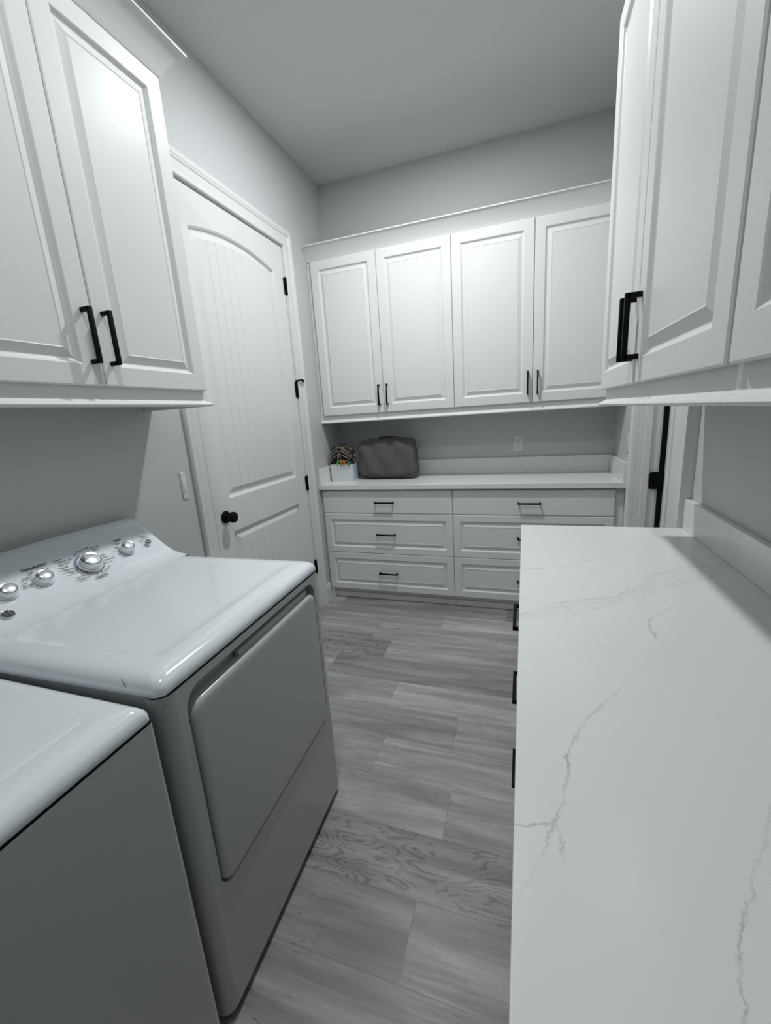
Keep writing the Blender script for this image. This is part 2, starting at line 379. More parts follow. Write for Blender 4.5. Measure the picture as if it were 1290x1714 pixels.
# jambs
def jamb(x0, x1, y0, y1, z1, t=.018):
    bm = new(); box(bm, x0, x1, y0-t, y0, 0, z1); box(bm, x0, x1, y1, y1+t, 0, z1); box(bm, x0, x1, y0-t, y1+t, z1, z1+t); return bm
struct(finish('trim_3', jamb(XL-.12, XL, DY0, DY1, DZ1), M_trim))
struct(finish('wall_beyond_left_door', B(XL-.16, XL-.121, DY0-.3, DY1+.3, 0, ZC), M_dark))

# baseboards
def baseb(fr, a0, a1, name):
    bm = new(); P = [(0, 0), (0, .013), (.10, .013), (.112, .010), (.120, .010), (.128, .005), (.133, 0)]
    a = [bm.verts.new(fr(a0, z, t)) for z, t in P]; b = [bm.verts.new(fr(a1, z, t)) for z, t in P]
    for i in range(len(P)-1): bm.faces.new((a[i], a[i+1], b[i+1], b[i]))
    bm.faces.new(a); bm.faces.new(b); struct(finish(name, bm, M_trim))
baseb(frL, DY1+CW+.004, 2.762, 'baseboard_left'); baseb(frL, YF, DY0-CW-.004, 'baseboard_left_near')
baseb(frR, EY1+.094, 2.762, 'baseboard_right')

# ---------------- left door (arched, beadboard panels)
def arch_pts(a0, a1, b0, bs, rise, d, n=14):
    w = (a1-a0)/2; xc = (a0+a1)/2; R = (w*w+rise*rise)/(2*rise); zc = bs+rise-R; Rd = R-d; out = [(a0+d, b0+d), (a1-d, b0+d)]
    for i in range(n+1):
        x = a1-d-(a1-a0-2*d)*i/n; out.append((x, zc+math.sqrt(Rd*Rd-(x-xc)**2)))
    return out
door = thing('door_1', 'white two-panel arched interior door with beadboard panels and black knob, beside the dryer', 'door', (XL, DY0+.005, 0))
door['kind'] = 'structure'
frD = Fr((XL-.004, 0, 0), (0, 1, 0), (0, 0, 1), (1, 0, 0))
bm = new(); a0, a1 = 1.757, 2.458
da0, da1, dz0, dz1 = DY0+.003, DY1-.003, .008, DZ1-.003
P1 = arch_pts(a0, a1, 1.022, 2.292, .048, 0); P2 = rect(a0, a1, .235, .842)
P2 = [P2[0], P2[1], P2[2], P2[3]]
ov, hv = plate_hole(bm, frD, rect(da0, da1, dz0, dz1), [P1, P2], 0)
bv = [bm.verts.new(v.co - Vector((.035, 0, 0))) for v in ov]; bridge(bm, ov, bv); bm.faces.new(bv)
def panel_rings(hole, fn):
    prof = [(.004, -.003), (.007, -.005), (.012, -.014), (.018, -.015), (.022, -.015), (.050, -.003), (.056, -.0035)]
    prev = hole
    for d, h in prof:
        r_ = ring(bm, frD, fn(d), h); bridge(bm, prev, r_); prev = r_
    return prev
panel_rings(hv[0], lambda d: arch_pts(a0, a1, 1.022, 2.292, .048, d))
panel_rings(hv[1], lambda d: rect(a0, a1, .235, .842, d))
# beadboard fields
def bead_field(b0, topfn, n=9, d=.056, h=-.0035):
    xa, xb = a0+d, a1-d; wd = (xb-xa)/n; g = .0035
    xs = []
    for i in range(n):
        l = xa+i*wd; r_ = l+wd
        cols = [(l if i == 0 else l+g, h)] + [(l+wd*t, h) for t in (.33, .66)] + [(r_ if i == n-1 else r_-g, h)]
        if i: xs.append((l, h-.0035))
        xs += cols
    lo = [bm.verts.new(frD(x, b0, hh)) for x, hh in xs]; hi = [bm.verts.new(frD(x, topfn(x), hh)) for x, hh in xs]
    for i in range(len(xs)-1): bm.faces.new((lo[i], lo[i+1], hi[i+1], hi[i]))
def topf(x):
    w = (a1-a0)/2; xc = (a0+a1)/2; R = (w*w+.048**2)/(2*.048); zc = 2.292+.048-R; return zc+math.sqrt((R-.056)**2-(x-xc)**2)
bead_field(1.022+.056, topf); bead_field(.235+.056, lambda x: .842-.056)
finish('door_panel', bm, M_trim, door, smooth=20)
# knob
frK = Fr((XL-.004, 1.706, .934), (0, 1, 0), (0, 0, 1), (1, 0, 0))
bm = new(); lathe(bm, frK, [(.031, 0), (.033, .003), (.033, .006), (.029, .009), (.014, .011), (.012, .026), (.019, .032), (.026, .036), (.0285, .044), (.0285, .053), (.026, .059), (.019, .063), (.006, .065)], 40)
finish('door_knob', bm, M_black, door, smooth=35)
for i, z in enumerate((2.234, 1.597, .962, .335)):
    bm = new(); fr_ = Fr((XL+.006, DY1-.001, z), (1, 0, 0), (0, 1, 0), (0, 0, 1))
    lathe(bm, fr_, [(.003, -.053), (.006, -.050), (.0065, -.048), (.0065, .048), (.006, .050), (.003, .053)], 16)
    box(bm, XL-.004, XL+.0025, DY1-.016, DY1+.012, z-.048, z+.048, .0008)
    h = finish('hinge', bm, M_black, door, smooth=40)
    if i == 1:
        bm = new(); box(bm, XL+.000, XL+.012, DY1-.008, DY1+.006, z+.048, z+.062, .002)
        tube(bm, [(XL+.010, DY1+.000, z+.058), (XL+.020, DY1+.012, z+.060), (XL+.030, DY1+.028, z+.064), (XL+.034, DY1+.045, z+.058)], .0055, 10)
        tube(bm, [(XL+.034, DY1+.043, z+.058), (XL+.020, DY1+.060, z+.057)], .008, 12)
        finish('hinge_pin_stop', bm, M_black, h, smooth=40)

# ---------------- right door (recessed behind deep jamb)
jx0, jx1 = XR+.0005, XR+.30
bm = new()
box(bm, jx0, jx1, EY1, EY1+.018, 0, DZ1); box(bm, jx0, jx1, EY0-.018, EY0, 0, DZ1); box(bm, jx0, jx1, EY0-.018, EY1+.018, DZ1, DZ1+.018)
struct(finish('trim_4', bm, M_trim))
bm = new()   # door stop on the far jamb
box(bm, .616, .650, EY1-.011, EY1, 0, DZ1, .002); box(bm, .616, .650, EY0, EY0+.011, 0, DZ1, .002)
struct(finish('trim_5', bm, M_trim))
# far casing (colonial) and wide near casing
frE = Fr((XR, 0, 0), (0, 1, 0), (0, 0, 1), (-1, 0, 0))
bm = new(); pr = [(0, 0), (0, .020), (.010, .020), (.014, .016), (.060, .018), (.066, .022), (.082, .022), (.088, .014), (.088, 0)]
a = [bm.verts.new(frE(EY1+d, 0, t)) for d, t in pr]; b = [bm.verts.new(frE(EY1+d, DZ1+.09, t)) for d, t in pr]
for i in range(len(pr)-1): bm.faces.new((a[i], a[i+1], b[i+1], b[i]))
bm.faces.new(b); struct(finish('trim_6', bm, M_trim, smooth=20))
bm = new(); pr = [(0, 0), (0, .030), (.028, .030), (.032, .024), (.150, .026), (.156, .036), (.192, .038), (.204, .038), (.206, .030), (.206, 0)]
a = [bm.verts.new(frE(EY0-d, 0, t)) for d, t in pr]; b = [bm.verts.new(frE(EY0-d, DZ1+.09, t)) for d, t in pr]
for i in range(len(pr)-1): bm.faces.new((a[i], a[i+1], b[i+1], b[i]))
bm.faces.new(b); struct(finish('trim_7', bm, M_trim, smooth=20))
struct(finish('trim_8', B(XR-.022, XR, EY0-.206, EY1+.088, DZ1+.001, DZ1+.10, .002), M_trim))
d2 = thing('door_2', 'white door seen edge-on behind the deep jamb in the right wall, with a black latch', 'door', (.722, EY0, 0)); d2['kind'] = 'structure'
finish('door_panel', B(.722, .757, EY0+.001, EY1-.001, .01, DZ1-.002, .001), M_trim, d2)
finish('weather_strip', B(.697, .721, EY1-.013, EY1-.0005, .01, DZ1-.002, .003), M_black, d2)
bm = new(); fr_ = Fr((0, EY1-.011, 0), (1, 0, 0), (0, 0, 1), (0, -1, 0))
o_ = rrect(.653, .728, .905, 1.001, .013); r0 = ring(bm, fr_, o_, 0); r1 = ring(bm, fr_, o_, .005); r2r = ring(bm, fr_, rrect(.653, .728, .905, 1.001, .013, d=.0015), .0065)
bridge(bm, r0, r1); bridge(bm, r1, r2r); bm.faces.new(r2r)
finish('latch_plate', bm, M_black, d2, smooth=40)
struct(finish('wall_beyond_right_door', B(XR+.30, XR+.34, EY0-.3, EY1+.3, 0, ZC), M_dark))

# ---------------- wall plates
def plate(fr, a0, a1, b0, b1, name, label, kind):
    cz = fr((a0+a1)/2, b0, 0)
    t = thing(name, label, 'outlet' if kind == 'outlet' else 'light switch', cz)
    bm = new(); rs = [ring(bm, fr, rrect(a0, a1, b0, b1, .004, 3, d), h) for d, h in ((0, 0), (0, .003), (.002, .0055), (.004, .006))]
    for x, y in zip(rs, rs[1:]): bridge(bm, x, y)
    bm.faces.new(rs[-1]); finish('cover_plate', bm, M_plastic, t, smooth=35)
    ca = (a0+a1)/2; cb = (b0+b1)/2
    if kind == 'outlet':
        for dz in (.0195, -.0195):
            bm = new(); r_ = rrect(ca-.0165, ca+.0165, cb+dz-.014, cb+dz+.014, .008, 5)
            q0 = ring(bm, fr, r_, .0055); q1 = ring(bm, fr, r_, .0078); bridge(bm, q0, q1); bm.faces.new(q1)
            rc = finish('receptacle', bm, M_plastic, t)
            bm = new()
            for da in (-.0065, .0065): fbox(bm, fr, ca+da-.0014, ca+da+.0014, cb+dz-.002, cb+dz+.007, .0074, .0082)
            tb = new(); f2 = Fr(fr(ca, cb+dz-.0075, 0), fr.u, fr.v, fr.w); lathe(bm, f2, [(.0028, .0074), (.0028, .0082)], 12)
            tb.free(); finish('slots', bm, M_dark, rc)
    else:
        bm = new(); hw = min(.017, (a1-a0)/2-.006); fbox(bm, fr, ca-hw, ca+hw, cb-.034, cb+.034, .005, .0075, .001); finish('rocker', bm, M_plastic, t, smooth=35)
        for dz in ((.048, -.048) if a1-a0 > .05 else ()):
            bm = new(); f2 = Fr(fr(ca, cb+dz, 0), fr.u, fr.v, fr.w); lathe(bm, f2, [(.0028, .005), (.0028, .0066)], 12)
            finish('screw', bm, M_satin, t)
    return t
frBk = Fr((0, YB, 0), (1, 0, 0), (0, 0, 1), (0, -1, 0))
plate(frBk, -.073, -.003, 1.073, 1.190, 'wall_outlet', 'white duplex electrical outlet on the grey wall above the back counter', 'outlet')
plate(frL, 1.450, 1.480, 1.082, 1.206, 'light_switch', 'narrow white switch plate on the left wall between the dryer and the arched door', 'switch')
plate(frR, 2.705, 2.815, 1.090, 1.195, 'light_switch', 'white switch plate on the right wall by the back counter end and door casing', 'switch')

# ------------------------------------------------------------------ cabinets
def crown_sweep(path, prof, name, closed=False):
    """path: list of (point, outward dir2) with miter dirs; prof [(out, z)]"""
    bm = new(); L_ = []
    for (p, dirv) in path: L_.append([bm.verts.new(Vector((p[0], p[1], 0)) + Vector((dirv[0], dirv[1], 0))*o + Vector((0, 0, z))) for o, z in prof])
    for a, b in zip(L_, L_[1:]):
        for i in range(len(prof)-1): bm.faces.new((a[i], a[i+1], b[i+1], b[i]))
    bm.faces.new(L_[0]); bm.faces.new(L_[-1]); return bm
def crown_prof(zb, zt):
    h = zt-zb; P = [(0, 0), (.004, 0)]
    for i in range(9):
        t = i/8*math.pi/2; k = i/8; P.append((.006+.058*(.25*(1-math.cos(t))+.75*k), .03+.87*(.25*math.sin(t)+.75*k)))
    P += [(.068, .91), (.070, .93), (.070, 1.0), (0, 1.0)]
    return [(o, zb+z*h) for o, z in P]
def rail_prof(zb, zt):
    # moulding at the bottom of the cabinets: flat frieze, then a small bull-nosed shelf
    return [(0, zt), (0, zb+.022), (.003, zb+.018), (.012, zb+.014), (.018, zb+.010), (.020, zb+.006), (.018, zb+.001), (.012, zb), (-.018, zb), (-.018, zt)]

# --- back wall cabinets: two units of two doors
Y2 = 2.890; Z2b, Z2t, Z2r, Z2c = 1.414, 2.457, 1.358, 2.546
xs = [XL+.028, -.946, -.447, .049, .545]
XRb = XR
def wall_cab_back(i, label):
    x0, x1 = (XL+.001, -.4475) if i == 0 else (-.4465, XRb-.001)
    t = thing('wall_cabinet', label, 'cabinet', ((x0+x1)/2, YB, Z2r), 'white cabinets hanging on the back wall')
    bm = new(); box(bm, x0, x1, Y2+.020, YB-.001, Z2b-.012, Z2t+.01)
    finish('cabinet_body', bm, M_cab, t)
    bm = crown_sweep([((x0, Y2+.018), (0, -1)), ((x1, Y2+.018), (0, -1))], rail_prof(Z2r, Z2b+.004), 'r')
    finish('light_rail', bm, M_cab, t, smooth=25)
    for j in (0, 1):
        a, b = xs[2*i+j], xs[2*i+j+1]
        fr = Fr((a+.0015, Y2+.020, Z2b), (1, 0, 0), (0, 0, 1), (0, -1, 0)); W = b-a-.003
        dr = finish('cabinet_door', raised(fr, W, Z2t-Z2b), M_cab, t, smooth=20)
        ha = W-.028 if j == 0 else .028
        pull(fr, ha, 1.535-Z2b, 'v', parent=dr)
    return t
wall_cab_back(0, 'white two-door wall cabinet on the back wall, the one next to the arched door')
wall_cab_back(1, 'white two-door wall cabinet on the back wall, the one above the electrical outlet')
bm = crown_sweep([((XL+.001, Y2+.018), (0, -1)), ((XRb-.001, Y2+.018), (0, -1))], crown_prof(Z2t+.002, Z2c), 'c')
tag(finish('crown_molding', bm, M_cab, smooth=30), 'white cove crown molding across the top of the back wall cabinets', 'crown molding')

# --- left wall cabinets over the machines
LX = -1.145; LYa, LYg, LYn = 1.351, .939, .529; LZb, LZt, LZr, LZc = 1.528, 2.513, 1.471, 2.599
t = thing('wall_cabinet', 'white two-door wall cabinet with black bar pulls hanging above the dryer', 'cabinet', (XL, (LYa+LYn)/2, LZr))
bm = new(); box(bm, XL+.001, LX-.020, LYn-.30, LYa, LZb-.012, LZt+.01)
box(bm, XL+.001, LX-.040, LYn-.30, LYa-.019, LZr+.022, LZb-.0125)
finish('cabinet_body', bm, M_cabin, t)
finish('end_panel', B(XL+.001, LX-.0195, LYa-.018, LYa+.0008, LZb-.0125, LZt+.01), M_cab, t)
bm = crown_sweep([((LX-.018, LYn-.3), (1, 0)), ((LX-.018, LYa+.001), (1, 1)), ((XL+.001, LYa+.001), (0, 1))], rail_prof(LZr, LZb+.004), 'r')
finish('light_rail', bm, M_cab, t, smooth=25)
for j, (ya, yb) in enumerate(((LYg, LYa), (LYn, LYg))):
    fr = Fr((LX-.020, yb-.0015, LZb), (0, -1, 0), (0, 0, 1), (1, 0, 0)); W = yb-ya-.003   # u runs towards the camera
    dr = finish('cabinet_door', raised(fr, W, LZt-LZb), M_cab, t, smooth=20)
    pull(fr, (W-.028) if j == 0 else .028, 1.659-LZb, 'v', L=.146, pr=.034, t=.011, parent=dr)
fr = Fr((LX-.020, LYn-.0015, LZb), (0, -1, 0), (0, 0, 1), (1, 0, 0)); finish('cabinet_door', raised(fr, .29, LZt-LZb), M_cab, t, smooth=20)
bm = crown_sweep([((LX-.004, LYn-.3), (1, 0)), ((LX-.004, LYa+.001), (1, 1)), ((XL+.001, LYa+.001), (0, 1))], crown_prof(LZt+.002, LZc), 'c')
tag(finish('crown_molding', bm, M_cab, smooth=30), 'white cove crown molding with mitred corner on the left wall cabinet', 'crown molding')

# --- right wall cabinets over the counter
RX = .259; RYa, RYg, RYm, RYe = 1.705, 1.224, .711, -.30; RZb, RZt, RZr, RZc = 1.432, 2.497, 1.377, 2.655
def wall_cab_right(y0, y1, doors, label, far, handles):
    t = thing('wall_cabinet', label, 'cabinet', (XR, (y0+y1)/2, RZr), 'white cabinets hanging on the right wall')
    bm = new(); box(bm, RX+.020, XR-.001, y0, y1, RZb-.012, RZt+.075); box(bm, RX+.040, XR-.001, y0, y1-(.019 if far else 0), RZr+.022, RZb-.012)
    finish('cabinet_body', bm, M_cab, t)
    path = [((RX+.018, y0), (-1, 0)), ((RX+.018, y1), (-1, 1 if far else 0))] + ([((XR-.001, y1), (0, 1))] if far else [])
    finish('light_rail', crown_sweep(path, rail_prof(RZr, RZb+.004), 'r'), M_cab, t, smooth=25)
    for j, (ya, yb) in enumerate(doors):
        fr = Fr((RX+.020, ya+.0015, RZb), (0, 1, 0), (0, 0, 1), (-1, 0, 0)); W = yb-ya-.003
        dr = finish('cabinet_door', raised(fr, W, RZt-RZb), M_cab, t, smooth=20)
        if handles[j] is not None: pull(fr, .026 if handles[j] == 'l' else W-.026, 1.563-RZb, 'v', L=.150, pr=.036, t=.012, parent=dr)
wall_cab_right(RYm-.0035, RYa, [(RYg, RYa), (RYm, RYg)], 'white two-door wall cabinet on the right wall with a pair of black pulls', True, ['l', 'r'])
wall_cab_right(RYe, RYm-.0045, [(.203, .702), (-.295, .203)], 'white wall cabinet cut off by the right edge of the photo', False, ['l', 'r'])
bm = crown_sweep([((RX+.018, RYe), (-1, 0)), ((RX+.018, RYa), (-1, 1)), ((XR-.001, RYa), (0, 1))], crown_prof(RZt+.068, RZc), 'c')
tag(finish('crown_molding', bm, M_cab, smooth=30), 'white cove crown molding on top of the right wall cabinets', 'crown molding')

# --- back base cabinets
Y1 = 2.762; DZ = [.868, .695, .386, .085]
def base_back(i, label):
    x0, x1 = (XL+.001, -.4585) if i == 0 else (-.4575, XR-.001)
    a0, a1 = (XL+.016, -.458) if i == 0 else (-.458, .535)
    t = thing('base_cabinet', label, 'cabinet', ((x0+x1)/2, YB, 0), 'white drawer cabinets under the back counter')
    bm = new(); box(bm, x0, x1, Y1+.020, YB-.001, .10, .878); finish('cabinet_body', bm, M_cab, t)
    finish('toe_kick', B(x0+(.03 if i == 0 else 0), x1, Y1+.045, Y1+.065, .0, .10), M_cab, t)
    bm = new(); box(bm, x0+(.03 if i == 0 else 0), x1, Y1+.036, Y1+.0455, 0, .045, .004); finish('shoe_molding', bm, M_trim, t)
    if i == 0: finish('stile_foot', B(x0, x0+.032, Y1+.012, Y1+.09, 0, .10), M_cab, t)
    for j in range(3):
        fr = Fr((a0+.0015, Y1+.020, DZ[j+1]+.0015), (1, 0, 0), (0, 0, 1), (0, -1, 0)); W = a1-a0-.003; Hh = DZ[j]-DZ[j+1]-.003
        dr = finish('drawer', slab(fr, W, Hh) if j == 0 else raised(fr, W, Hh, fw=.046), M_cab, t, smooth=20)
        pull(fr, W/2, (Hh/2 if j == 0 else (Hh/2)), 'u', parent=dr)
base_back(0, 'white three-drawer base cabinet at the back, the one nearer the arched door')
base_back(1, 'white three-drawer base cabinet at the back, partly hidden by the quartz counter')
# back counter
t = thing('countertop', 'white veined quartz countertop with splashes along the back wall', 'countertop', (-.44, YB, .878))
Y1c = 2.741
finish('stone_slab', B(XL+.001, XR-.001, Y1c, YB-.001, .8785, .914, .0025, 2), M_quartz, t)
finish('back_splash', B(XL+.022, XR-.022, YB-.021, YB-.001, .9142, 1.031, .0015, 1), M_quartz, t)
finish('side_splash', B(XL+.001, XL+.0215, Y1c+.004, YB-.001, .9142, 1.031, .0015, 1), M_quartz, t)
finish('side_splash', B(XR-.0215, XR-.001, Y1c+.004, YB-.001, .9142, 1.031, .0015, 1), M_quartz, t)

# --- right base cabinets and counter
CX, CY = -.006, 1.748
def base_right(y0, y1, label):
    t = thing('base_cabinet', label, 'cabinet', (XR, (y0+y1)/2, 0), 'white drawer cabinets under the right counter')
    finish('cabinet_body', B(.036, XR-.001, y0, y1, .10, .878), M_cab, t)
    finish('toe_kick', B(.10, XR-.001, y0, y1, 0, .10), M_cab, t)
    for j in range(3):
        fr = Fr((.036, y0+.0015, DZ[j+1]+.0015), (0, 1, 0), (0, 0, 1), (-1, 0, 0)); W = y1-y0-.003; Hh = DZ[j]-DZ[j+1]-.003
        dr = finish('drawer', slab(fr, W, Hh) if j == 0 else raised(fr, W, Hh, fw=.046), M_cab, t, smooth=20)
        pull(fr, 1.187-y0 if y0 > .5 else W/2, Hh/2, 'u', L=.152, parent=dr, w0=.02, pr=.040)
base_right(.640, 1.742, 'white drawer cabinet whose black pulls stick out past the right quartz counter')
base_right(-.45, .639, 'white drawer cabinet under the nearest part of the right quartz counter')
t = thing('countertop', 'large white quartz countertop with grey veins in the right foreground', 'countertop', (XR, .6, .878))
finish('stone_slab', B(CX, XR-.001, -.50, CY, .8785, .914, .002, 2), M_quartz, t)
finish('back_splash', B(XR-.021, XR-.001, -.50, CY, .9142, 1.025, .0015, 1), M_quartz, t)

# ------------------------------------------------------------------ laundry machines
def rot(bm, ang, piv):
    bmesh.ops.rotate(bm, verts=bm.verts[:], cent=Vector(piv), matrix=Matrix.Rotation(ang, 3, 'Z'))
def console_surface(x, ypos, prof):
    pass
CP = [(-1.428, .90), (-1.428, 1.045), (-1.425, 1.066), (-1.414, 1.078), (-1.396, 1.079), (-1.372, 1.064), (-1.345, 1.040), (-1.316, 1.0125), (-1.288, .9875), (-1.262, .966), (-1.238, .951), (-1.212, .941), (-1.188, .9365), (-1.166, .935), (-1.166, .90)]
def machine(x_front, y0, y1, dz, which, ang=0.0):
    """white top-panel laundry machine; x_front = front plane, dz lowers the whole top"""
    piv = (x_front, y0, 0)
    if which == 'dryer':
        t = thing('clothes_dryer', 'white clothes dryer with knob control panel, beyond the washer', 'dryer', ((XL+x_front)/2, (y0+y1)/2, 0))
    else:
        t = thing('washing_machine', 'white top-load washing machine in the bottom left corner, in front of the dryer', 'washing machine', ((XL+x_front)/2, (y0+y1)/2, 0))
    zb, ztop = .903+dz, .938+dz
    XB = XL+.03
    # steel cabinet: sides and wrapped front with rounded corners
    bm = new(); r = .030; xf = x_front+.0015; r = .030 if which == 'dryer' else .010
    box(bm, XB, xf-r-.004, y0+.006, y1-.006, .03, zb-.002)
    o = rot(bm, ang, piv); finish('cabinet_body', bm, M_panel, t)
    bm = new()
    fr = Fr((xf, 0, 0), (0, 1, 0), (0, 0, 1), (1, 0, 0))
    zf0, zf1 = .030, zb-.0052
    if which == 'dryer':
        ho = rrect(y0+.052, y1-.045, .352, .878, .045, 6)
        ov, hv = plate_hole(bm, fr, rect(y0+r, y1-r, zf0, zf1), [ho], 0)
        hb = ring(bm, fr, ho, -.030); bridge(bm, hv[0], hb); bm.faces.new(hb)
    else:
        bm.faces.new(ring(bm, fr, rect(y0+r, y1-r, zf0, zf1), 0))
    for yy, sg in ((y0+r, -1), (y1-r, 1)):
        cols = []
        for i in range(9):
            a = math.pi/2*i/8; cols.append((xf-r+r*math.cos(a), yy+sg*r*math.sin(a)))
        cols.append((xf-r-.012, yy+sg*r))
        lo = [bm.verts.new((x, y, zf0)) for x, y in cols]; hi = [bm.verts.new((x, y, zf1)) for x, y in cols]
        for i in range(len(cols)-1): bm.faces.new((lo[i], lo[i+1], hi[i+1], hi[i]))
    # rounded lower lip
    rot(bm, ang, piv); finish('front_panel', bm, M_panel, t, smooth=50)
    bm = new(); box(bm, XB+.02, xf-.022, y0+.02, y1-.02, .0, .032); rot(bm, ang, piv); finish('base_gap_shade', bm, M_dark, t)  # near-black block standing in for the shaded gap under the machine
    # top deck: lofted rounded slab
    bm = new(); xb = -1.166
    def dring(d, z, rr):
        pts = [(xb, y0+d), (x_front-d-rr, y0+d)]
        for i in range(1, 9):
            a = math.pi/2*i/8; pts.append((x_front-d-rr+rr*math.sin(a), y0+d+rr-rr*math.cos(a)))
        for i in range(0, 9):
            a = math.pi/2*i/8; pts.append((x_front-d-rr+rr*math.cos(a), y1-d-rr+rr*math.sin(a)))
        pts += [(xb, y1-d)]
        return [bm.verts.new((x, y, z)) for x, y in pts]
    rr = .022 if which == 'dryer' else .014
    P = [(.012, zb-.006, rr), (.002, zb-.003, rr), (0, zb, rr), (.0005, zb+.010, rr), (.003, zb+.018, rr), (.009, zb+.025, rr), (.018, zb+.031, rr), (.030, ztop-.001, rr), (.045, ztop+.0015, rr), (.062, ztop+.002, .02), (.066, ztop+.0015, .02), (.070, ztop, .02), (.095, ztop-.001, .02)]
    rs = [dring(*p) for p in P]
    for a, b in zip(rs, rs[1:]):
        for i in range(len(a)-1): bm.faces.new((a[i], a[i+1], b[i+1], b[i]))
    if which == 'dryer': bm.faces.new(rs[-1])
    else:
        # lid opening with groove
        pts = [v.co.copy() for v in rs[-1]]
        es = []
        ovv = rs[-1]; es = [bm.edges.get((ovv[i], ovv[i+1])) for i in range(len(ovv)-1)] + [bm.edges.new((ovv[-1], ovv[0]))]
        lo_ = rrect(-1.10, x_front-.058, y0+.06, y1-.043, .030, 6)
        l1 = [bm.verts.new((p[0], p[1], ztop-.001)) for p in lo_]; es += [bm.edges.new((l1[i], l1[(i+1) % len(l1)])) for i in range(len(l1))]
        bmesh.ops.triangle_fill(bm, use_beauty=True, use_dissolve=False, edges=es)
        q = rrect(-1.10, x_front-.058, y0+.06, y1-.043, .030, 6, .003); l2 = [bm.verts.new((p[0], p[1], ztop-.004)) for p in q]; bridge(bm, l1, l2)
        l3 = [bm.verts.new((p[0], p[1], ztop-.016)) for p in q]; bridge(bm, l2, l3); bm.faces.new(l3)
    rot(bm, ang, piv); finish('top_deck', bm, M_enamel, t, smooth=40)
    if which == 'washer':
        bm = new(); prev = None
        for d, z in ((.012, ztop-.014), (.010, ztop-.005), (.0105, ztop-.001), (.0135, ztop+.001), (.020, ztop+.002), (.04, ztop+.002)):
            q = [bm.verts.new((p[0], p[1], z)) for p in rrect(-1.10, x_front-.058, y0+.06, y1-.043, .030, 6, d)]
            if prev: bridge(bm, prev, q)
            prev = q
        bm.faces.new(prev); rot(bm, ang, piv); finish('lid', bm, M_enamel, t, smooth=40)
    if which == 'washer':
        bm = new(); qa = [bm.verts.new((p[0], p[1], ztop-.0155)) for p in rrect(-1.10, x_front-.058, y0+.06, y1-.043, .030, 6, .0032)]
        qb = [bm.verts.new((p[0], p[1], ztop-.0155)) for p in rrect(-1.10, x_front-.058, y0+.06, y1-.043, .030, 6, .02)]; bridge(bm, qa, qb)
        rot(bm, ang, piv); finish('lid_groove_shade', bm, M_grey, t)  # flat dark ring on the groove floor, groove shade put in as colour
    # control console: profile lofted along y with rounded ends
    bm = new(); L_ = []; W = y1-y0
    for i, (s, k) in enumerate([(0.0, .90), (.006, .945), (.018, .975), (.04, .99), (.1, 1.0), (.3, 1.03), (.5, 1.04), (.7, 1.03), (.9, 1.0), (.96, .99), (.982, .975), (.994, .945), (1.0, .90)]):
        y = y0+.001+(W-.002)*s
        L_.append([bm.verts.new((x, y, (.935+(z-.935)*k if z > .935 else z)+dz)) for x, z in CP])
    for a, b in zip(L_, L_[1:]):
        for i in range(len(CP)-1): bm.faces.new((a[i], a[i+1], b[i+1], b[i]))
    bm.faces.new(L_[0]); bm.faces.new(L_[-1])
    rot(bm, ang, piv); con = finish('control_console', bm, M_enamel, t, smooth=45)
    # thin dark seams: deck bottom and console seam
    bm = new(); box(bm, XB+.1, x_front-.005, y0+.012, y1-.012, zb-.012, zb-.001); rot(bm, ang, piv); finish('deck_seam', bm, M_dark, t)
    bm = new(); box(bm, -1.1675, -1.1655, y0+.004, y1-.004, .92+dz, .9367+dz); rot(bm, ang, piv); finish('console_seam', bm, M_grey, con)
    return t, con
ANG = math.radians(1.6)
dry, con = machine(-.641, .500, 1.178, 0.0, 'dryer', ANG)
was, con2 = machine(-.642, -.205, .478, -.022, 'washer')

# dryer door
XF = -.641
bm = new(); fr = Fr((XF+.0015, 0, 0), (0, 1, 0), (0, 0, 1), (1, 0, 0))
prev = None
for d, w_ in ((.004, -.028), (.001, -.008), (.0015, -.004), (.004, .001), (.009, .004), (.014, .005), (.022, .0055)):
    q = ring(bm, fr, rrect(.559, 1.130, .356, .843, .036, 8, d), w_)
    if prev: bridge(bm, prev, q)
    prev = q
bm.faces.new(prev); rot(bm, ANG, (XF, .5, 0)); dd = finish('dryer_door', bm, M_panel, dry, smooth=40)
bm = new(); box(bm, XF-.024, XF-.010, .74, 1.10, .835, .856, .002); rot(bm, ANG, (XF, .5, 0)); finish('door_grip', bm, M_panel, dd, smooth=40)
for z in (.803, .50):
    bm = new(); box(bm, XF-.014, XF-.004, .5525, .5595, z-.006, z+.006, .001)
    rot(bm, ANG, (XF, .5, 0)); finish('door_bumper', bm, M_dark, dry)

